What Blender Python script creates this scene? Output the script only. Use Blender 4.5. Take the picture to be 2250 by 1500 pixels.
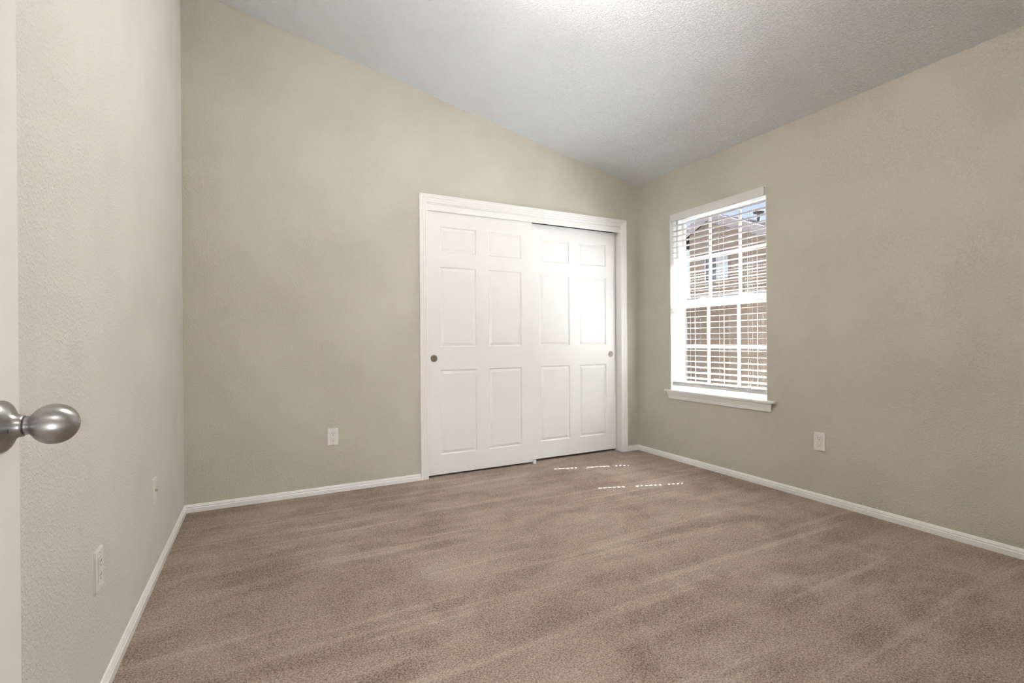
import bpy, bmesh, math, random
from mathutils import Vector, Matrix
random.seed(7)
for o in list(bpy.data.objects): bpy.data.objects.remove(o)
S = bpy.context.scene
C = S.collection

# ------------------------------------------------------------------ camera
CAM_H = 1.03
YAW, PITCH, ROLL = 0.4740, -0.00182, -0.00698
F_PX = 1071.85
f0 = Vector((math.sin(YAW), math.cos(YAW), 0)); r0 = Vector((math.cos(YAW), -math.sin(YAW), 0)); u0 = Vector((0, 0, 1))
Fv = f0*math.cos(PITCH)+u0*math.sin(PITCH); Uv = u0*math.cos(PITCH)-f0*math.sin(PITCH)
Rv = r0*math.cos(ROLL)+Uv*math.sin(ROLL); U2 = Uv*math.cos(ROLL)-r0*math.sin(ROLL)
cd = bpy.data.cameras.new('camera'); cam = bpy.data.objects.new('camera', cd); C.objects.link(cam)
m = Matrix((( Rv.x, U2.x, -Fv.x, 0), (Rv.y, U2.y, -Fv.y, 0), (Rv.z, U2.z, -Fv.z, CAM_H), (0, 0, 0, 1)))
cam.matrix_world = m
cd.sensor_width = 36; cd.lens = F_PX*36/2250; cd.clip_start = 0.02; cd.clip_end = 200
S.camera = cam

# ------------------------------------------------------------------ light and exposure
S.view_settings.view_transform = 'Standard'; S.view_settings.look = 'None'
S.view_settings.gamma = 1; S.view_settings.use_curve_mapping = False
S.view_settings.exposure = 2.05
W = bpy.data.worlds.new('sky'); S.world = W; W.use_nodes = True
wn = W.node_tree; wn.nodes.clear()
wo = wn.nodes.new('ShaderNodeOutputWorld'); wb = wn.nodes.new('ShaderNodeBackground'); sk = wn.nodes.new('ShaderNodeTexSky')
sk.sky_type = 'NISHITA'; sk.sun_disc = False; sk.sun_elevation = math.radians(53.6); sk.sun_rotation = math.radians(108)
sk.air_density = 1.0; sk.dust_density = 0.6; sk.ozone_density = 1.0
tint = wn.nodes.new('ShaderNodeMix'); tint.data_type = 'RGBA'; tint.blend_type = 'MULTIPLY'; tint.inputs[0].default_value = 1; tint.inputs[7].default_value = (1.18, .97, 1.12, 1)
wn.links.new(sk.outputs[0], tint.inputs[6]); wn.links.new(tint.outputs[2], wb.inputs[0]); wn.links.new(wb.outputs[0], wo.inputs[0])
wb.inputs[1].default_value = 0.050
SUN_DIR = Vector((-0.0325, 0.0106, -0.0463)).normalized()       # the way the sunlight travels
sl = bpy.data.lights.new('sun', 'SUN'); sl.energy = 61.0; sl.angle = math.radians(0.53); sl.color = (0.96, 0.985, 1.0)
sun = bpy.data.objects.new('sun', sl); C.objects.link(sun)
sun.rotation_euler = SUN_DIR.to_track_quat('-Z', 'Y').to_euler(); sun.location = (9, -1, 12)
ROOM_LAMP_W = 16.4
HALL_FILL_W = 5.0
al = bpy.data.lights.new('hall_fill_light', 'AREA'); al.shape = 'RECTANGLE'; al.size = 1.1; al.size_y = 1.8; al.energy = 20.0; al.color = (.90, .955, 1.0)  # added area light that fills the room from the hall; no window there
ao = bpy.data.objects.new('hall_fill_light', al); C.objects.link(ao); ao.location = (-.40, -1.22, 1.05); ao.rotation_euler = (math.radians(112), 0, math.radians(-30))

# ------------------------------------------------------------------ dimensions (metres)
A = -0.424; B = 3.138; Y1 = 3.534; Y0 = 0.10                     # left wall, window wall, closet wall, doorway wall
HR = 2.466; SL = 0.2053                                          # ceiling height at the window wall, rise towards the left
def ceil(x): return HR+SL*(B-x)
WY0, WY1, WZ0, WZ1 = 2.218, 3.120, 0.600, 2.100                  # window opening
CX0, CX1, CZ = 1.100, 2.943, 2.073                               # closet opening
DX0, DX1, DZ = -0.337, 0.487, 2.05                               # doorway behind the camera
WT = 0.15

# ------------------------------------------------------------------ helpers
def tag(o, label=None, cat=None, group=None, kind=None):
    if label: o['label'] = label
    if cat: o['category'] = cat
    if group: o['group'] = group
    if kind: o['kind'] = kind
    return o
def empty(name, loc, rz=0):
    o = bpy.data.objects.new(name, None); C.objects.link(o); o.location = loc; o.rotation_euler = (0, 0, rz)
    o.empty_display_size = 0.1
    return o
def mesh_obj(name, bm, mat, parent=None, smooth=False, loc=None, rotz=None, recalc=True):
    if recalc: bmesh.ops.recalc_face_normals(bm, faces=bm.faces)
    me = bpy.data.meshes.new(name); bm.to_mesh(me); bm.free()
    me.materials.append(mat)
    if smooth: me.shade_smooth()
    o = bpy.data.objects.new(name, me); C.objects.link(o)
    if parent is not None:
        o.parent = parent
    if loc is not None: o.location = loc
    if rotz is not None: o.rotation_euler = (0, 0, rotz)
    return o
def box(bm, x0, x1, y0, y1, z0, z1, bev=0.0):
    r = bmesh.ops.create_cube(bm, size=1.0)
    vs = r['verts']
    for v in vs:
        v.co = Vector((x0+(v.co.x+.5)*(x1-x0), y0+(v.co.y+.5)*(y1-y0), z0+(v.co.z+.5)*(z1-z0)))
    if bev > 0:
        es = list({e for v in vs for e in v.link_edges})
        bmesh.ops.bevel(bm, geom=es, offset=bev, segments=2, affect='EDGES', profile=0.6)
    return bm
def prism_y(bm, pts, y0, y1):                                    # polygon in x,z extruded along y
    a = [bm.verts.new((x, y0, z)) for x, z in pts]; b = [bm.verts.new((x, y1, z)) for x, z in pts]
    bm.faces.new(a); bm.faces.new(b[::-1]); n = len(pts)
    for i in range(n): bm.faces.new((a[i], a[(i+1) % n], b[(i+1) % n], b[i]))
def prism_x(bm, pts, x0, x1):                                    # polygon in y,z extruded along x
    a = [bm.verts.new((x0, y, z)) for y, z in pts]; b = [bm.verts.new((x1, y, z)) for y, z in pts]
    bm.faces.new(a); bm.faces.new(b[::-1]); n = len(pts)
    for i in range(n): bm.faces.new((a[i], a[(i+1) % n], b[(i+1) % n], b[i]))
def lathe(bm, prof, n=48, axis='x', o=(0, 0, 0)):                # prof: (along, radius)
    rings = []
    for s, r in prof:
        ring = []
        for k in range(n):
            t = 2*math.pi*k/n; c, d = r*math.cos(t), r*math.sin(t)
            if axis == 'x': p = (s, c, d)
            elif axis == 'y': p = (c, s, d)
            else: p = (c, d, s)
            ring.append(bm.verts.new((p[0]+o[0], p[1]+o[1], p[2]+o[2])))
        rings.append(ring)
    for i in range(len(rings)-1):
        for k in range(n):
            bm.faces.new((rings[i][k], rings[i][(k+1) % n], rings[i+1][(k+1) % n], rings[i+1][k]))
    bm.faces.new(rings[0]); bm.faces.new(rings[-1][::-1])
def tube(bm, pts, r, n=6):
    pts = [Vector(p) for p in pts]; rings = []
    for i, p in enumerate(pts):
        d = (pts[min(i+1, len(pts)-1)]-pts[max(i-1, 0)]).normalized()
        up = Vector((0, 0, 1)) if abs(d.z) < .9 else Vector((1, 0, 0))
        a = d.cross(up).normalized(); b = d.cross(a).normalized()
        rings.append([bm.verts.new(p+a*r*math.cos(2*math.pi*k/n)+b*r*math.sin(2*math.pi*k/n)) for k in range(n)])
    for i in range(len(rings)-1):
        for k in range(n):
            bm.faces.new((rings[i][k], rings[i][(k+1) % n], rings[i+1][(k+1) % n], rings[i+1][k]))
    bm.faces.new(rings[0]); bm.faces.new(rings[-1][::-1])
def BM(): return bmesh.new()

# ------------------------------------------------------------------ materials
def mat(name):
    m = bpy.data.materials.new(name); m.use_nodes = True
    nt = m.node_tree; b = nt.nodes['Principled BSDF']
    return m, nt, b
def N(nt, t, **kw):
    n = nt.nodes.new(t)
    for k, v in kw.items():
        if k in n.inputs: n.inputs[k].default_value = v
        else: setattr(n, k, v)
    return n
def noise(nt, vec, scale, detail=2.0, rough=.5, dist=0.0):
    n = N(nt, 'ShaderNodeTexNoise'); n.inputs['Scale'].default_value = scale; n.inputs['Detail'].default_value = detail
    n.inputs['Roughness'].default_value = rough; n.inputs['Distortion'].default_value = dist
    nt.links.new(vec, n.inputs['Vector']); return n.outputs['Fac']
def math_(nt, op, a, b=None, c=None, clamp=False):
    n = nt.nodes.new('ShaderNodeMath'); n.operation = op; n.use_clamp = clamp
    for i, v in enumerate((a, b, c)):
        if v is None: continue
        if isinstance(v, (int, float)): n.inputs[i].default_value = v
        else: nt.links.new(v, n.inputs[i])
    return n.outputs[0]
def smooth(nt, v, lo, hi, a=0.0, b=1.0):
    n = nt.nodes.new('ShaderNodeMapRange'); n.interpolation_type = 'SMOOTHSTEP'
    for i, x in zip((1, 2, 3, 4), (lo, hi, a, b)): n.inputs[i].default_value = x
    nt.links.new(v, n.inputs[0]); return n.outputs[0]
def mixc(nt, fac, c1, c2):
    n = nt.nodes.new('ShaderNodeMix'); n.data_type = 'RGBA'
    for sock, v in ((n.inputs[0], fac), (n.inputs[6], c1), (n.inputs[7], c2)):
        if isinstance(v, (int, float)): sock.default_value = v
        elif isinstance(v, tuple): sock.default_value = (*v, 1) if len(v) == 3 else v
        else: nt.links.new(v, sock)
    return n.outputs[2]
def bump(nt, b, h, strength, dist):
    n = nt.nodes.new('ShaderNodeBump'); n.inputs['Strength'].default_value = strength; n.inputs['Distance'].default_value = dist
    nt.links.new(h, n.inputs['Height']); nt.links.new(n.outputs[0], b.inputs['Normal'])
def coords(nt, scale=(1, 1, 1), rot=(0, 0, 0)):
    t = nt.nodes.new('ShaderNodeTexCoord'); m = nt.nodes.new('ShaderNodeMapping'); m.inputs['Scale'].default_value = scale
    m.inputs['Rotation'].default_value = rot
    nt.links.new(t.outputs['Object'], m.inputs['Vector']); return m.outputs[0]

def paint_wall(name, col, amt=1.0):
    m, nt, b = mat(name)
    v = coords(nt)
    n1 = noise(nt, v, 118, 3, .5, .5); n2 = noise(nt, v, 300, 2, .5)
    blobs = smooth(nt, n1, .46, .66)
    big = noise(nt, v, 1.6, 2, .5)
    amp = smooth(nt, big, .3, .65, .35, 1.0)
    h = math_(nt, 'MULTIPLY', blobs, amp); h = math_(nt, 'ADD', h, math_(nt, 'MULTIPLY', n2, .22))
    bump(nt, b, h, .80*amt, .0028)
    t = noise(nt, v, 3.0, 3, .6)
    nt.links.new(mixc(nt, smooth(nt, t, .3, .7), tuple(c*.975 for c in col), tuple(min(1, c*1.02) for c in col)), b.inputs['Base Color'])
    b.inputs['Roughness'].default_value = .62; b.inputs['Specular IOR Level'].default_value = .35
    return m
def paint_ceiling():
    m, nt, b = mat('ceiling_texture_paint')
    v = coords(nt)
    n1 = noise(nt, v, 42, 3, .55, .9)
    ridge = math_(nt, 'ABSOLUTE', math_(nt, 'SUBTRACT', n1, .5))
    worm = smooth(nt, ridge, 0.0, .055, 1.0, 0.0)
    n3 = noise(nt, v, 85, 3, .6, .5)
    h = math_(nt, 'ADD', math_(nt, 'MULTIPLY', worm, .55), smooth(nt, n3, .4, .7))
    h = math_(nt, 'ADD', h, math_(nt, 'MULTIPLY', noise(nt, v, 210, 2), .3))
    bump(nt, b, h, .8, .0055)
    b.inputs['Base Color'].default_value = (.90, .935, .96, 1); b.inputs['Roughness'].default_value = .5
    b.inputs['Specular IOR Level'].default_value = .3
    return m
def enamel(name, col=(.83, .825, .81), rough=.34, grain=None):
    m, nt, b = mat(name)
    v = coords(nt, scale=grain or (1, 1, 1))
    n = noise(nt, v, 60 if grain else 25, 3, .6)
    bump(nt, b, n, .12 if grain else .05, .001)
    nt.links.new(mixc(nt, n, tuple(c*.985 for c in col), col), b.inputs['Base Color'])
    b.inputs['Roughness'].default_value = rough
    return m
def carpet():
    m, nt, b = mat('cut_pile_carpet')
    v = coords(nt)
    tuft = noise(nt, v, 165, 4, .72, .6)
    clump = noise(nt, v, 48, 3, .6, .8)
    mott = noise(nt, v, 2.3, 5, .60, 1.3)
    big = noise(nt, v, .9, 2, .5)
    vs = coords(nt, scale=(1.1, 4.2, 1), rot=(0, 0, math.radians(-4)))
    streak = noise(nt, vs, 1.7, 3, .5, .25)
    thin = noise(nt, coords(nt, scale=(.5, 11, 1), rot=(0, 0, math.radians(-7))), 1.3, 2, .4, .2)
    thinl = smooth(nt, thin, .58, .68)
    f = math_(nt, 'MULTIPLY', smooth(nt, tuft, .34, .66), .66)
    f = math_(nt, 'ADD', f, math_(nt, 'MULTIPLY', clump, .24))
    f = math_(nt, 'ADD', f, math_(nt, 'MULTIPLY', smooth(nt, mott, .32, .68), .18))
    f = math_(nt, 'ADD', f, math_(nt, 'MULTIPLY', smooth(nt, streak, .34, .66), .15))
    f = math_(nt, 'ADD', f, math_(nt, 'MULTIPLY', thinl, .14))
    f = math_(nt, 'SUBTRACT', f, .205, clamp=True)
    cr = nt.nodes.new('ShaderNodeValToRGB'); e = cr.color_ramp.elements
    e[0].position = 0.0; e[0].color = (.145, .086, .056, 1); e[1].position = 1.0; e[1].color = (.93, .825, .71, 1)
    q = cr.color_ramp.elements.new(.5); q.color = (.60, .472, .362, 1)
    nt.links.new(f, cr.inputs[0])
    hue = noise(nt, v, 9, 2)
    nt.links.new(mixc(nt, math_(nt, 'MULTIPLY', hue, .12), cr.outputs[0], (.42, .27, .21)), b.inputs['Base Color'])
    h = math_(nt, 'ADD', tuft, math_(nt, 'MULTIPLY', clump, .8))
    bump(nt, b, h, 1.0, .014)
    b.inputs['Roughness'].default_value = 1.0; b.inputs['Specular IOR Level'].default_value = .05
    b.inputs['Sheen Weight'].default_value = .25; b.inputs['Sheen Roughness'].default_value = .5
    return m
def metal(name, col, rough, aniso=0.0):
    m, nt, b = mat(name); b.inputs['Base Color'].default_value = (*col, 1); b.inputs['Metallic'].default_value = 1
    v = coords(nt, scale=(1, 60, 60) if aniso else (1, 1, 1))
    n = noise(nt, v, 8, 2)
    nt.links.new(smooth(nt, n, .2, .8, rough*.95, rough*1.05), b.inputs['Roughness'])
    b.inputs['Anisotropic'].default_value = aniso
    return m
def flat(name, col, rough=.5, sp=.5):
    m, nt, b = mat(name)
    n = noise(nt, coords(nt), 14, 2)
    nt.links.new(mixc(nt, n, tuple(c*.94 for c in col), tuple(min(1, c*1.04) for c in col)), b.inputs['Base Color'])
    b.inputs['Roughness'].default_value = rough; b.inputs['Specular IOR Level'].default_value = sp
    return m
def stucco(name, col, sc=40, bd=.006):
    m, nt, b = mat(name); v = coords(nt)
    n = noise(nt, v, sc, 4, .6)
    nt.links.new(mixc(nt, noise(nt, v, 2.5, 3), tuple(c*.9 for c in col), tuple(min(1, c*1.06) for c in col)), b.inputs['Base Color'])
    bump(nt, b, n, .5, bd); b.inputs['Roughness'].default_value = .95; b.inputs['Specular IOR Level'].default_value = 0
    return m
def glass_pane(name, dirt):
    m = bpy.data.materials.new(name); m.use_nodes = True; nt = m.node_tree; nt.nodes.clear()
    out = nt.nodes.new('ShaderNodeOutputMaterial'); tr = nt.nodes.new('ShaderNodeBsdfTransparent'); gl = nt.nodes.new('ShaderNodeBsdfGlossy')
    df = nt.nodes.new('ShaderNodeBsdfDiffuse'); lw = nt.nodes.new('ShaderNodeLayerWeight')
    tr.inputs[0].default_value = (.96, .975, .97, 1); gl.inputs['Roughness'].default_value = .01
    df.inputs[0].default_value = (.75, .74, .72, 1)
    m1 = nt.nodes.new('ShaderNodeMixShader'); m2 = nt.nodes.new('ShaderNodeMixShader')
    nt.links.new(math_(nt, 'ADD', math_(nt, 'MULTIPLY', math_(nt, 'POWER', lw.outputs['Facing'], 5.0), .6), .03), m1.inputs[0]); nt.links.new(tr.outputs[0], m1.inputs[1]); nt.links.new(gl.outputs[0], m1.inputs[2])
    v = coords(nt)
    d = smooth(nt, noise(nt, v, 26, 4, .7, 1.4), .66, .74, 0, dirt)
    nt.links.new(math_(nt, 'ADD', d, .0006), m2.inputs[0]); nt.links.new(m1.outputs[0], m2.inputs[1]); nt.links.new(df.outputs[0], m2.inputs[2])
    nt.links.new(m2.outputs[0], out.inputs[0])
    return m
def lamp_glass(name, col, e):
    m, nt, b = mat(name); b.inputs['Base Color'].default_value = (.9, .88, .84, 1); b.inputs['Roughness'].default_value = .4
    b.inputs['Emission Color'].default_value = (*col, 1); b.inputs['Emission Strength'].default_value = e
    return m

M_WALL = paint_wall('greige_wall_paint', (.575, .542, .478))
M_WALL2 = paint_wall('left_wall_pale_tone', (.70, .688, .665), .5)  # paler, more neutral base colour with softer bumps, for the left wall
M_CEIL = paint_ceiling()
M_TRIM = enamel('white_trim_enamel', (.84, .835, .82), .32)
M_DOOR = enamel('white_door_paint', (.83, .825, .815), .36, grain=(14, 14, .6))
M_BLIND = enamel('white_blind_slats', (.69, .685, .675), .38)
M_VINYL = enamel('white_window_vinyl', (.86, .86, .85), .35)
M_PLATE = flat('white_plastic', (.80, .79, .76), .35)
M_SLOT = flat('dark_slot', (.025, .022, .02), .6)
M_NICKEL = metal('satin_nickel', (.46, .45, .44), .30)
M_BRUSHED = metal('brushed_nickel', (.37, .36, .35), .34)
_nt = M_BRUSHED.node_tree; _tg = _nt.nodes.new('ShaderNodeTangent'); _tg.direction_type = 'RADIAL'; _tg.axis = 'X'
_nt.links.new(_tg.outputs[0], _nt.nodes['Principled BSDF'].inputs['Tangent']); _nt.nodes['Principled BSDF'].inputs['Anisotropic'].default_value = .7; _nt.nodes['Principled BSDF'].inputs['Anisotropic Rotation'].default_value = .25
M_PULL = metal('aged_nickel', (.36, .32, .27), .38)
M_BRASS = metal('brass_connector', (.52, .42, .27), .35)
M_CARPET = carpet()
M_CORD = flat('white_cord', (.80, .79, .76), .7)
M_GLASS = glass_pane('window_glass', .0)
M_GLASSD = glass_pane('dirty_window_glass', .030)
M_CLOSET = flat('closet_dark_void', (.30, .28, .25), .9)
M_STUCCO = stucco('tan_stucco', (.118, .092, .078))
M_FASCIA = flat('lavender_grey_fascia', (.145, .13, .145), .7)
M_TILE = stucco('grey_roof_shingle', (.0065, .0057, .0068), 25, .02)
M_DGLASS = flat('dark_house_glass', (.04, .05, .06), .15)
M_SHADE = flat('drawn_shade', (.17, .185, .19), .5)
M_FENCE = stucco('tan_block_wall', (.064, .050, .042), 18, .01)
M_FCAP = flat('grey_wall_cap', (.09, .09, .10), .8)
M_GROUND = stucco('gravel_ground', (.36, .345, .325), 30, .02)
M_GALV = flat('grey_vent_metal', (.085, .085, .092), .5)

# ------------------------------------------------------------------ the room shell
def struct(name, bm, m, label, cat, **kw):
    o = mesh_obj(name, bm, m, **kw); tag(o, label, cat, kind='structure'); return o
bm = BM(); box(bm, A-WT, B+WT, Y0-WT, Y1+.75, -.10, 0.0)
struct('floor', bm, M_CARPET, 'taupe cut pile carpet with vacuum streaks covering the bedroom floor', 'carpet')
bm = BM(); t = .12
prism_y(bm, [(A-WT, ceil(A-WT)), (B+WT, ceil(B+WT)), (B+WT, ceil(B+WT)+t), (A-WT, ceil(A-WT)+t)], Y0-.115, Y1+WT)
struct('ceiling', bm, M_CEIL, 'white sloped ceiling with heavy knockdown texture', 'ceiling')
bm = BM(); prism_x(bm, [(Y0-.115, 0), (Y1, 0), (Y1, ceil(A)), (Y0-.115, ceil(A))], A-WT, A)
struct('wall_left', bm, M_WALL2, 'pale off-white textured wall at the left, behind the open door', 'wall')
bm = BM()
prism_y(bm, [(A-WT, 0), (CX0, 0), (CX0, ceil(CX0)), (A-WT, ceil(A-WT))], Y1, Y1+.12)
prism_y(bm, [(CX0, CZ), (CX1, CZ), (CX1, ceil(CX1)), (CX0, ceil(CX0))], Y1, Y1+.12)
prism_y(bm, [(CX1, 0), (B, 0), (B, ceil(B)), (CX1, ceil(CX1))], Y1, Y1+.12)
struct('wall_back', bm, M_WALL, 'greige textured wall with the white sliding closet doors', 'wall')
bm = BM()
box(bm, B, B+WT, Y0-.115, WY0, 0, HR); box(bm, B, B+WT, WY1, Y1+.12, 0, HR)
box(bm, B, B+WT, WY0, WY1, 0, WZ0-.018); box(bm, B, B+WT, WY0, WY1, WZ1, HR)
struct('wall_right', bm, M_WALL, 'greige textured wall at the right with the blind-covered window', 'wall')
bm = BM()
prism_y(bm, [(A, 0), (DX0, 0), (DX0, ceil(DX0)), (A, ceil(A))], Y0-.115, Y0)
prism_y(bm, [(DX0, DZ), (DX1, DZ), (DX1, ceil(DX1)), (DX0, ceil(DX0))], Y0-.115, Y0)
prism_y(bm, [(DX1, 0), (B, 0), (B, ceil(B)), (DX1, ceil(DX1))], Y0-.115, Y0)
struct('wall_front', bm, M_WALL, 'greige wall with the bedroom doorway the camera stands in', 'wall')
# closet interior
bm = BM()
box(bm, CX0-.06, CX1+.06, Y1+.72, Y1+.75, 0, 2.5); box(bm, CX0-.09, CX0-.06, Y1+.12, Y1+.75, 0, 2.5)
box(bm, CX1+.06, CX1+.09, Y1+.12, Y1+.75, 0, 2.5); box(bm, CX0-.09, CX1+.09, Y1+.12, Y1+.75, 2.5, 2.53)
struct('wall_closet', bm, M_CLOSET, 'inside walls of the closet behind the sliding doors', 'wall')
# hallway behind the camera
HY = -1.35
bm = BM(); box(bm, -1.3, 1.7, HY-.1, Y0-WT, -.1, 0)
struct('floor_hall', bm, M_CARPET, 'taupe carpet of the hallway behind the doorway', 'carpet')
bm = BM(); box(bm, -1.3, 1.7, HY-.1, HY, 0, 2.44); box(bm, -1.4, -1.3, HY-.1, Y0-.115, 0, 2.44); box(bm, 1.7, 1.8, HY-.1, Y0-.115, 0, 2.44)
struct('wall_hall', bm, M_WALL, 'greige hallway walls behind the doorway', 'wall')
bm = BM(); box(bm, -1.4, 1.8, HY-.1, Y0-.115, 2.44, 2.54)
struct('ceiling_hall', bm, M_CEIL, 'white textured ceiling of the hallway behind the doorway', 'ceiling')

# baseboards: the profile is (distance from wall, height)
BP = [(0, 0), (.0125, 0), (.0125, .024), (.0105, .027), (.0085, .0275), (.0085, .030), (.0100, .0325), (.0098, .0355), (.0072, .038), (.0066, .0405), (.0050, .0440), (.0022, .0465), (0, .0470)]
def base_run(name, p0, p1, nrm, label, m0=0, m1=0):
    # m0/m1: mitre sign at the ends (1 shortens with distance from wall)
    bm = BM(); p0 = Vector(p0); p1 = Vector(p1); d = (p1-p0).normalized(); nrm = Vector(nrm)
    a = [bm.verts.new((*(p0+nrm*t+d*t*m0), z)) for t, z in BP]; b = [bm.verts.new((*(p1+nrm*t-d*t*m1), z)) for t, z in BP]
    bm.faces.new(a); bm.faces.new(b[::-1])
    for i in range(len(BP)): j = (i+1) % len(BP); bm.faces.new((a[i], a[j], b[j], b[i]))
    return struct(name, bm, M_TRIM, label, 'baseboard')
base_run('baseboard_left', (A, Y0), (A, Y1), (1, 0), 'white moulded baseboard along the left wall', 1, 1)
base_run('baseboard_back', (A, Y1), (CX0-.057, Y1), (0, -1), 'white moulded baseboard between the left corner and the closet casing', 1, 0)
base_run('baseboard_corner', (CX1+.057, Y1), (B, Y1), (0, -1), 'short white baseboard between the closet casing and the right corner', 0, 1)
base_run('baseboard_right', (B, Y0), (B, Y1), (-1, 0), 'white moulded baseboard along the wall below the window', 1, 1)

# closet casing (mitred), jambs and head fascia
CP = [(-.004, .0), (-.004, .007), (-.001, .0095), (.006, .0105), (.010, .0100), (.012, .0075), (.014, .0100), (.020, .0115), (.026, .0115), (.029, .0092), (.032, .0128), (.040, .0150), (.044, .0150), (.047, .0132), (.050, .0165), (.0565, .0165), (.0570, .015), (.0570, 0)]
def casing(bm, x0, x1, zt, yw, sgn=-1):
    st = []
    for d, t in CP:
        y = yw+sgn*t
        st.append([bm.verts.new((x0-d, y, 0)), bm.verts.new((x0-d, y, zt+d)), bm.verts.new((x1+d, y, zt+d)), bm.verts.new((x1+d, y, 0))])
    n = len(st)
    for i in range(n):
        j = (i+1) % n
        for k in range(3): bm.faces.new((st[i][k], st[i][k+1], st[j][k+1], st[j][k]))
    bm.faces.new([s[0] for s in st]); bm.faces.new([s[3] for s in st][::-1])
root = tag(empty('trim_1', ((CX0+CX1)/2, Y1, 0)), 'white moulded casing and jambs framing the closet doors', 'door trim', kind='structure')
def rel(bm, o):                                                  # move a world-space bmesh into the frame of a placed, unrotated empty
    bmesh.ops.translate(bm, verts=bm.verts, vec=-Vector(o.location)); return bm
bm = BM(); casing(bm, CX0, CX1, CZ, Y1); mesh_obj('casing', rel(bm, root), M_TRIM, root)
bm = BM()
box(bm, CX0-.0, CX0+.003, Y1, Y1+.118, 0, CZ-.002); box(bm, CX1-.003, CX1, Y1, Y1+.118, 0, CZ-.002); box(bm, CX0+.003, CX1-.003, Y1, Y1+.118, CZ-.012, CZ-.001)
mesh_obj('jamb', rel(bm, root), M_TRIM, root)
bm = BM(); box(bm, CX0+.004, CX1-.004, Y1+.004, Y1+.014, 2.014, CZ-.013, .001); mesh_obj('track_fascia', rel(bm, root), M_TRIM, root)
bm = BM(); box(bm, CX0+.004, CX1-.004, Y1+.016, Y1+.118, 2.036, CZ-.014); mesh_obj('track', rel(bm, root), M_SLOT, root)

# ------------------------------------------------------------------ six-panel doors
PU = ((.105, .407), (.510, .811))                                # panel columns, for a .916 wide leaf
PZ = ((.163, .810), (.984, 1.597), (1.705, 1.905))
RING = [(0, 0), (.0015, -.0006), (.0085, -.0092), (.0105, -.0098), (.0320, -.0010), (.0335, -.0016), (.0350, -.0016)]
def six_panel(bm, w, z0, z1, t, us, zs, both=True):
    """leaf in local u (0..w), n (0 front .. -t back), z; front normal is +n"""
    def face_side(nf, sgn):
        U = sorted({0, w, *[q for p in us for q in p]}); Z = sorted({z0, z1, *[q for p in zs for q in p]})
        for i in range(len(U)-1):
            for j in range(len(Z)-1):
                u0_, u1_, v0_, v1_ = U[i], U[i+1], Z[j], Z[j+1]
                if (u0_, u1_) in us and (v0_, v1_) in zs:
                    prev = None
                    for ins, dep in RING:
                        q = [bm.verts.new((a_, nf+sgn*dep, b_)) for a_, b_ in ((u0_+ins, v0_+ins), (u1_-ins, v0_+ins), (u1_-ins, v1_-ins), (u0_+ins, v1_-ins))]
                        if prev:
                            for k in range(4): bm.faces.new((prev[k], prev[(k+1) % 4], q[(k+1) % 4], q[k]))
                        prev = q
                    bm.faces.new(prev)
                else:
                    bm.faces.new([bm.verts.new((a_, nf, b_)) for a_, b_ in ((u0_, v0_), (u1_, v0_), (u1_, v1_), (u0_, v1_))])
    face_side(0, 1)
    if both: face_side(-t, -1)
    else: bm.faces.new([bm.verts.new((a_, -t, b_)) for a_, b_ in ((0, z0), (w, z0), (w, z1), (0, z1))])
    for a_, b_ in (((0, z0), (w, z0)), ((w, z0), (w, z1)), ((w, z1), (0, z1)), ((0, z1), (0, z0))):
        bm.faces.new([bm.verts.new(p) for p in ((a_[0], 0, a_[1]), (b_[0], 0, b_[1]), (b_[0], -t, b_[1]), (a_[0], -t, a_[1]))])
    bmesh.ops.remove_doubles(bm, verts=bm.verts, dist=1e-5)
def flip_y(bm):                                                  # front faces the room (-y)
    for v in bm.verts: v.co.y = -v.co.y
def pull(parent, u, z):
    bm = BM(); lathe(bm, [(-.0018, .0275), (-.0026, .0268), (-.0024, .0245), (-.0002, .0235), (.0015, .023)], 40, 'y', (u, 0, z))
    # ring plus cup
    o = mesh_obj('finger_pull', bm, M_NICKEL, parent, smooth=False)
    o['label'] = 'round nickel finger pull'
    bm = BM(); lathe(bm, [(-.0022, .0215), (-.0030, .0205), (-.0030, .001)], 40, 'y', (u, 0, z))
    mesh_obj('pull_cup', bm, M_PULL, o)
    return o
def closet_door(name, x0, y, z0, z1, label, pu):
    r = tag(empty(name, (x0, y, 0)), label, 'closet door', kind='structure')
    bm = BM(); six_panel(bm, .916, z0, z1, .035, PU, PZ, both=False); flip_y(bm)
    mesh_obj('door_panel', bm, M_DOOR, r); pull(r, pu, .899)
    return r
closet_door('door_2', 1.1035, Y1+.020, .016, 2.034, 'left sliding closet door, white six-panel leaf with round pull at its left edge', .055)
closet_door('door_3', 2.0160, Y1+.070, .020, 2.022, 'right sliding closet door, white six-panel leaf beside the window corner', .859)
bm = BM(); box(bm, 2.011, 2.035, Y1+.002, Y1+.018, 0, .034, .002); box(bm, 2.012, 2.034, Y1+.018, Y1+.120, 0, .008); box(bm, 2.012, 2.034, Y1+.0565, Y1+.0685, 0, .030, .001)
tag(mesh_obj('door_guide', bm, M_PLATE), 'small white plastic guide on the carpet between the closet doors', 'door guide')

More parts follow.
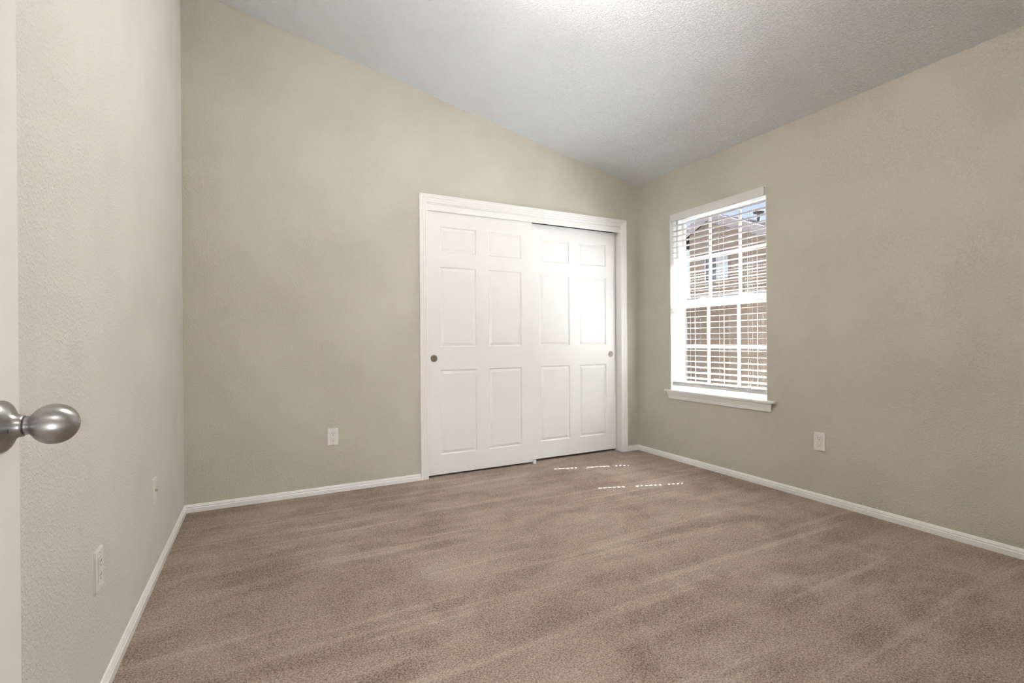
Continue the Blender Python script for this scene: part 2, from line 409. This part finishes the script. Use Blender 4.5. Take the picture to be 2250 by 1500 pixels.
# bedroom door, open along the left wall
LX = -0.300; LY = .104; LW = .810
door = tag(empty('door_1', (LX, LY, 0)), 'open white bedroom door at the left edge with an egg-shaped satin knob', 'door', kind='structure')
k = LW/.916
bm = BM(); six_panel(bm, LW, .014, 2.045, .035, tuple((a*k, b*k) for a, b in PU), PZ, True)
for v in bm.verts: v.co = Vector((v.co.y, v.co.x, v.co.z))        # u -> y, front normal -> +x
mesh_obj('door_panel', bm, M_DOOR, door)
KZ = .924; KY = LW-.060
def knob(sgn, nx):
    bm = BM()
    lathe(bm, [(0, .0335), (.0035, .0338), (.0065, .0325), (.0100, .0285), (.0125, .0235), (.0150, .0185), (.0180, .0155), (.0225, .0140), (.0245, .0138), (.0250, .0120)], 64)
    for v in bm.verts: v.co = Vector((nx+sgn*v.co.x, KY+v.co.y, KZ+v.co.z))
    ro = mesh_obj('rosette', bm, M_BRUSHED, door, smooth=True)
    bm = BM(); pr = [(.0255, .0118), (.0275, .0122), (.0300, .0116)]
    for i in range(1, 33):
        t = i/32; q = -.90+1.90*(1-(1-t)**1.35); q = min(q, .9995)
        pr.append((.0548+.0258*q, max(.0264*math.sqrt(1-abs(q)**2.08), .0010)))
    lathe(bm, pr, 64)
    for v in bm.verts: v.co = Vector((nx+sgn*v.co.x, KY+v.co.y, KZ+v.co.z))
    kn = mesh_obj('knob', bm, M_BRUSHED, door, smooth=True); kn['label'] = 'egg-shaped satin nickel knob'
    bm = BM(); lathe(bm, [(.0795, .0030), (.0808, .0028), (.0811, .0020)], 20)
    for v in bm.verts: v.co = Vector((nx+sgn*v.co.x, KY+v.co.y, KZ+v.co.z))
    mesh_obj('knob_button', bm, M_SLOT if sgn < 0 else M_PULL, kn)
    if sgn > 0:
        bm = BM(); lathe(bm, [(0, .0026), (.0010, .0026)], 16, 'x', (0.0142, KY-.0166, KZ-.004)); mesh_obj('set_screw_hole', bm, M_SLOT, ro)
knob(1, 0.0)
bm = BM(); box(bm, -.030, -.005, LW, LW+.0012, KZ-.028, KZ+.028, .0005); mesh_obj('latch_plate', bm, M_NICKEL, door)
for i, hz in enumerate((.25, 1.03, 1.80)):
    bm = BM(); lathe(bm, [(hz-.045, .006), (hz+.045, .006)], 16, 'z', (.006, -.004, 0)); mesh_obj('hinge', bm, M_NICKEL, door, smooth=False)
root = tag(empty('trim_2', ((DX0+DX1)/2, Y0, 0)), 'white casing of the bedroom doorway around the camera', 'door trim', kind='structure')
bm = BM(); casing(bm, DX0+.012, DX1-.012, DZ-.012, Y0, 1); mesh_obj('casing', rel(bm, root), M_TRIM, root)
bm = BM(); box(bm, DX0, DX0+.012, Y0-.115, Y0, 0, DZ-.012); box(bm, DX1-.012, DX1, Y0-.115, Y0, 0, DZ-.012); box(bm, DX0, DX1, Y0-.115, Y0, DZ-.012, DZ)
mesh_obj('jamb', rel(bm, root), M_TRIM, root)

# ------------------------------------------------------------------ window
win = tag(empty('window_1', (B+.10, (WY0+WY1)/2, WZ0)), 'white double-hung window with grille bars behind the open blind', 'window', kind='structure')
def wpart(name, bm, m, parent=None, **kw):
    bmesh.ops.translate(bm, verts=bm.verts, vec=-Vector(win.location)); return mesh_obj(name, bm, m, parent or win, **kw)
def ring_frame(bm, x0, x1, y0, y1, z0, z1, wl, wr, wb_, wt, bev=.002):
    box(bm, x0, x1, y0, y0+wr, z0, z1, bev); box(bm, x0, x1, y1-wl, y1, z0, z1, bev)
    box(bm, x0, x1, y0+wr, y1-wl, z0, z0+wb_, bev); box(bm, x0, x1, y0+wr, y1-wl, z1-wt, z1, bev)
bm = BM()                                                        # white return lining the recess
box(bm, B+.001, B+.085, WY1-.004, WY1, WZ0, WZ1); box(bm, B+.001, B+.085, WY0, WY0+.004, WZ0, WZ1); box(bm, B+.001, B+.085, WY0+.004, WY1-.004, WZ1-.004, WZ1)
wpart('recess_liner', bm, M_VINYL)
bm = BM(); ring_frame(bm, B+.068, B+.148, WY0, WY1, WZ0, WZ1, .028, .020, .030, .034); wpart('outer_frame', bm, M_VINYL)
GY0, GY1 = 2.255, 3.062
upx, lox = B+.118, B+.088                                        # sash planes
bm = BM(); ring_frame(bm, upx-.012, upx+.012, WY0+.020, WY1-.028, 1.318, WZ1-.034, .032, .018, .040, .020); us = wpart('upper_sash', bm, M_VINYL)
bm = BM(); ring_frame(bm, lox-.014, lox+.014, WY0+.020, WY1-.028, WZ0+.024, 1.358, .034, .020, .030, .062); ls = wpart('lower_sash', bm, M_VINYL)
bm = BM(); box(bm, upx-.002, upx+.002, WY0+.036, WY1-.058, 1.356, WZ1-.052); wpart('glass', bm, M_GLASS, us)
bm = BM(); box(bm, lox-.002, lox+.002, WY0+.038, WY1-.060, WZ0+.052, 1.298); wpart('glass', bm, M_GLASSD, ls)
for X, par, zz, z0, z1, ys in ((upx, us, 1.712, 1.357, WZ1-.053, (2.797, 2.518)), (lox, ls, .968, WZ0+.053, 1.297, (2.792, 2.511))):
    bm = BM()
    for y in ys: box(bm, X-.006, X+.006, y-.0095, y+.0095, z0, z1, .001)
    box(bm, X-.0062, X+.0062, WY0+.038, WY1-.060, zz-.0095, zz+.0095, .001)
    wpart('grille', bm, M_VINYL, par)
for y in (2.46, 2.86):
    bm = BM(); box(bm, lox-.010, lox+.016, y-.030, y+.030, 1.358, 1.364, .001); lathe(bm, [(1.364, .012), (1.372, .011)], 20, 'z', (lox, y, 0)); box(bm, lox-.006, lox+.004, y-.028, y+.008, 1.368, 1.374, .001)
    wpart('sash_lock', bm, M_VINYL, ls)
# sill: stool and apron
sill = tag(empty('trim_3', (B, (WY0+WY1)/2, WZ0-.018)), 'white window stool and moulded apron under the blind', 'window sill', kind='structure')
bm = BM(); box(bm, B-.032, B, 2.150, 3.172, WZ0-.017, WZ0, .005); box(bm, B-.010, B+.068, WY0, WY1, WZ0-.017, WZ0-.0005)
mesh_obj('stool', rel(bm, sill), M_TRIM, sill)
AP = [(0, .5825), (.0215, .5825), (.0215, .575), (.0190, .571), (.0195, .567), (.0165, .560), (.0125, .551), (.0100, .544), (.0110, .538), (.0085, .532), (.0085, .5235), (0, .5235)]
bm = BM()
a = [bm.verts.new((B-t, 2.192-t*.9, z)) for t, z in AP]; b_ = [bm.verts.new((B-t, 3.130+t*.9, z)) for t, z in AP]
bm.faces.new(a); bm.faces.new(b_[::-1])
for i in range(len(AP)): j = (i+1) % len(AP); bm.faces.new((a[i], a[j], b_[j], b_[i]))
mesh_obj('apron', rel(bm, sill), M_TRIM, sill)

# ------------------------------------------------------------------ blind
bl = tag(empty('window_blind', (B+.030, 2.667, WZ1)), 'white two-inch horizontal blind lowered with open slats in the window', 'window blind')
def bpart(name, bm, m, parent=None, **kw):
    bmesh.ops.translate(bm, verts=bm.verts, vec=-Vector(bl.location)); return mesh_obj(name, bm, m, parent or bl, **kw)
bm = BM(); box(bm, B-.022, B-.016, 2.222, 3.098, 2.033, 2.0935, .0012)
box(bm, B-.0165, B-.001, 2.2225, 2.2275, 2.034, 2.0925); box(bm, B-.0165, B-.001, 3.0925, 3.0975, 2.034, 2.0925)
bpart('valance', bm, M_BLIND)
bm = BM(); box(bm, B+.004, B+.054, 2.226, 3.112, 2.048, 2.093, .002); bpart('headrail', bm, M_BLIND)
SY0, SY1 = 2.230, 3.103; HOLES = (2.389, 2.968); HW = .0042
def slat_bm():
    bm = BM(); xs = [-.025, -.0056, .0056, .025]; ys = [SY0]
    for h in HOLES: ys += [h-HW, h+HW]
    ys.append(SY1); hole = set()
    for i in (1, 3): hole.add((1, i))
    zf = lambda x: .0012-1.6*x*x                                  # very slight crown
    T = .0026
    V = {}
    for s in (0, 1):
        for i, x in enumerate(xs):
            for j, y in enumerate(ys): V[s, i, j] = bm.verts.new((x, y-2.667, zf(x)-s*T))
    for i in range(3):
        for j in range(len(ys)-1):
            if (i, j) in hole:
                for (a, b, c, d) in (((i, j), (i+1, j), 0, 0), ((i+1, j), (i+1, j+1), 0, 0), ((i+1, j+1), (i, j+1), 0, 0), ((i, j+1), (i, j), 0, 0)):
                    bm.faces.new((V[0, a[0], a[1]], V[0, b[0], b[1]], V[1, b[0], b[1]], V[1, a[0], a[1]]))
            else:
                bm.faces.new((V[0, i, j], V[0, i+1, j], V[0, i+1, j+1], V[0, i, j+1])); bm.faces.new((V[1, i, j], V[1, i, j+1], V[1, i+1, j+1], V[1, i+1, j]))
    n = len(ys)-1
    for i in range(3):
        for j in (0, n): bm.faces.new((V[0, i, j], V[0, i+1, j], V[1, i+1, j], V[1, i, j]))
    for j in range(n):
        for i in (0, 3): bm.faces.new((V[0, i, j], V[0, i, j+1], V[1, i, j+1], V[1, i, j]))
    return bm
slat = mesh_obj('slat', slat_bm(), M_BLIND, bl)
zs = [2.0035-.0463*i for i in range(29)]
slat.location = (0, 0, zs[0]-WZ1)
for i, z in enumerate(zs[1:]+[.6715, .6675, .6635]):
    o = slat.copy(); C.objects.link(o); o.parent = bl; o.location = (0, 0, z-WZ1)
    o.rotation_euler = (random.uniform(-.0008, .0008), random.uniform(-.012, .012), 0) if i < 28 else (0, 0, 0)
bm = BM(); box(bm, B+.004, B+.056, SY0, SY1, .636, .6585, .003); bpart('bottom_rail', bm, M_BLIND)
for y in (2.331, 2.618, 2.902):
    bm = BM(); tube(bm, [(B+.0035, y, 2.05), (B+.0035, y, .645)], .0008); tube(bm, [(B+.0565, y, 2.05), (B+.0565, y, .645)], .0008)
    bpart('ladder_cord', bm, M_CORD)
for y in HOLES:
    bm = BM(); tube(bm, [(B+.030, y, 2.05), (B+.030, y, .645)], .0007); bpart('lift_cord', bm, M_CORD)
bm = BM(); lathe(bm, [(.700, .004), (.685, .0065), (.665, .008), (.664, .001)], 16, 'z', (B-.006, 2.345, 0)); tube(bm, [(B-.006, 2.345, 2.04), (B-.006, 2.345, .70)], .0007)
bpart('pull_tassel', bm, M_CORD)

# ------------------------------------------------------------------ wall plates
def plate_base(name, loc, rz, label, cat):
    r = tag(empty(name, loc, rz), label, cat)
    bm = BM(); box(bm, -.035, .035, 0, .0030, -.0572, .0572); box(bm, -.0345, .0345, .0028, .0072, -.0567, .0567, .0026)
    mesh_obj('cover_plate', bm, M_PLATE, r)
    return r
def screws(r, zs_):
    for z in zs_:
        bm = BM(); lathe(bm, [(.0068, .0030), (.0080, .0026)], 16, 'y', (0, 0, z)); s = mesh_obj('screw', bm, M_PLATE, r)
        bm = BM(); box(bm, -.0022, .0022, .0079, .0083, z-.0004, z+.0004); mesh_obj('screw_slot', bm, M_SLOT, s)
def outlet(loc, rz, label):
    r = plate_base('wall_outlet', loc, rz, label, 'electrical outlet')
    bm = BM(); box(bm, -.0166, .0166, .0060, .0088, -.0334, .0334, .0010); rc = mesh_obj('receptacle', bm, M_PLATE, r)
    bm = BM()
    for s in (-1, 1):
        for q in ((-.0168, -.0172), (.0168, .0172)): box(bm, *sorted(q), .0068, .0074, -.034, .034)
        break
    box(bm, -.0172, .0172, .0068, .0074, .0336, .0342); box(bm, -.0172, .0172, .0068, .0074, -.0342, -.0336)
    mesh_obj('receptacle_gap', bm, M_SLOT, r)
    for zc in (.0195, -.0195):
        for x, h in ((-.0063, .0042), (.0063, .0036)):
            bm = BM(); box(bm, x-.0011, x+.0011, .0086, .0091, zc+.004-h, zc+.004+h); mesh_obj('slot', bm, M_SLOT, rc)
        bm = BM(); lathe(bm, [(.0085, .0025), (.0091, .0025)], 16, 'y', (0, 0, zc-.0075)); mesh_obj('slot', bm, M_SLOT, rc)
    screws(r, (.0475, -.0475))
    return r
PIH = math.pi/2
outlet((.429, Y1, .382), math.pi, 'white duplex outlet low on the wall left of the closet')       # local +y -> -y
outlet((B, 1.858, .379), PIH, 'white duplex outlet low on the right wall, past the window')          # local +y -> -x
outlet((A, 1.785, .384), -PIH, 'white duplex outlet low on the left wall, nearest the door knob')    # local +y -> +x
r = plate_base('coaxial_plate', (A, 2.597, .386), -PIH, 'white cable plate with brass connector low on the left wall near the corner', 'cable outlet')
bm = BM(); lathe(bm, [(.007, .0058), (.010, .0058), (.0101, .0047), (.0175, .0047), (.0176, .0020)], 12, 'y', (0, 0, .004)); mesh_obj('connector', bm, M_BRASS, r)
screws(r, (.0420, -.0420))

# ------------------------------------------------------------------ bedroom lamp and added hallway fill lamp
def hung_light(name, x, y, z, slope, watts, col, label):
    r = tag(empty(name, (x, y, z)), label, 'ceiling light')
    bm = BM(); lathe(bm, [(.012, .062), (-.018, .066), (-.026, .058), (-.030, .010), (-.075, .010)], 48, 'z'); mesh_obj('canopy', bm, M_NICKEL, r)
    bm = BM(); lathe(bm, [(-.070, .030), (-.090, .060), (-.096, .060)], 48, 'z'); mesh_obj('glass_holder', bm, M_NICKEL, r)
    bm = BM(); pr = [(-.092, .052)]
    for i in range(1, 25):
        t = i/24*math.pi; pr.append((-.172+.080*math.cos(t*.94+.06*math.pi*(1-i/24)*2), max(.165*math.sin(min(math.pi, .33+t*(math.pi-.33)/math.pi)), .004)))
    lathe(bm, pr, 64, 'z')
    g = mesh_obj('glass_shade', bm, lamp_glass(name+'_opal_glass', col, watts/(math.pi*.25)), r, smooth=True)
    return r
hung_light('ceiling_light', 1.12, 1.56, ceil(1.12), SL, ROOM_LAMP_W, (1.0, .93, .85), 'round opal glass lamp hanging close under the sloped bedroom ceiling')
hung_light('ceiling_light', .20, -.70, 2.44, 0, HALL_FILL_W, (1.0, .98, .955), 'added round opal glass fill lamp on the unseen hallway ceiling behind the doorway')  # lamp added out of view to send fill through the doorway

# ------------------------------------------------------------------ outdoors
bm = BM(); box(bm, B+WT, 30, -14, 26, -.35, -.15)
tag(mesh_obj('ground', bm, M_GROUND), 'pale gravel side yard outside the window', 'ground', kind='structure')
bm = BM(); prism_y(bm, [(B+WT+.001, 2.62), (B+.55, 2.50), (B+.55, 2.33), (B+.52, 2.33), (B+.52, 2.47), (B+WT, 2.56)], -1.5, 5.5)
tag(mesh_obj('trim_4', bm, M_FASCIA), 'roof overhang above the window outside', 'eave', kind='structure')
fen = tag(empty('block_wall', (5.0, 3.0, -.15)), 'tan garden wall with a grey cap right outside the window', 'garden wall')
bm = BM(); box(bm, 5.0, 5.15, -8, 14, -.15, 1.50); mesh_obj('wall_body', rel(bm, fen), M_FENCE, fen)
bm = BM(); box(bm, 4.97, 5.18, -8, 14, 1.50, 1.57, .01); mesh_obj('cap', rel(bm, fen), M_FCAP, fen)
# neighbouring house, gable towards us
HX = 9.0; HYC = 8.33; AY, AZ = 7.74, 3.72; P = .44
hs = tag(empty('neighbour_house', (HX, 4.0, -.15)), 'tan stucco house with lavender grey gable roof beyond the garden wall', 'house')
yr = 5.9; zr = AZ-P*(AY-yr)
wallp = [(HYC, -.15), (HYC, AZ-P*(HYC-AY)), (AY, AZ), (yr, zr), (-3, zr), (-3, -.15)]
bm = BM(); prism_x(bm, wallp, HX, HX+9); mesh_obj('house_wall', rel(bm, hs), M_STUCCO, hs)
rt = .16; oh = .45
rp = [(HYC+oh, AZ-P*(HYC+oh-AY)), (AY, AZ), (yr-.0, zr), (-3.4, zr), (-3.4, zr+rt), (yr, zr+rt), (AY, AZ+rt), (HYC+oh, AZ-P*(HYC+oh-AY)+rt)]
bm = BM(); prism_x(bm, rp, HX-.10, HX+9.3); mesh_obj('roof', rel(bm, hs), M_TILE, hs)
rf = [(y, z-.04 if i < 4 else z+.01) for i, (y, z) in enumerate(rp)]
bm = BM(); prism_x(bm, rf, HX-.13, HX-.102); mesh_obj('fascia', rel(bm, hs), M_FASCIA, hs)
wf = (7.27, 7.86, 2.33, 2.94)
bm = BM(); ring = wf
x0 = HX-.02
M_HVINYL = flat('house_window_vinyl', (.21, .21, .235), .5)
e = .012
box(bm, x0, HX, ring[0]-e, ring[0]+e, ring[2]-e, ring[3]+e); box(bm, x0, HX, ring[1]-e, ring[1]+e, ring[2]-e, ring[3]+e)
box(bm, x0-.002, HX, ring[0]-e-.001, ring[1]+e+.001, ring[2]-e, ring[2]+e); box(bm, x0-.002, HX, ring[0]-e-.001, ring[1]+e+.001, ring[3]-e, ring[3]+e); box(bm, x0+.003, HX, 7.543, 7.567, ring[2], ring[3])
fw = mesh_obj('house_window', rel(bm, hs), M_HVINYL, hs)
bm = BM(); box(bm, HX-.012, HX+.002, 7.555, ring[1], ring[2], ring[3]); mesh_obj('pane', rel(bm, hs), M_DGLASS, fw)
bm = BM(); box(bm, HX-.012, HX+.002, ring[0], 7.555, ring[2], ring[3]); mesh_obj('pane', rel(bm, hs), M_SHADE, fw)
vent = tag(empty('roof_vent', (HX+1.0, 7.25, AZ-.1)), 'grey metal roof vent with a flat cap on the neighbouring roof', 'roof vent')
bm = BM(); lathe(bm, [(0, .035), (.27, .035)], 20, 'z'); mesh_obj('pipe', bm, M_GALV, vent)
bm = BM(); lathe(bm, [(.25, .11), (.275, .12), (.31, .05), (.315, .01)], 20, 'z'); mesh_obj('cap', bm, M_GALV, vent)
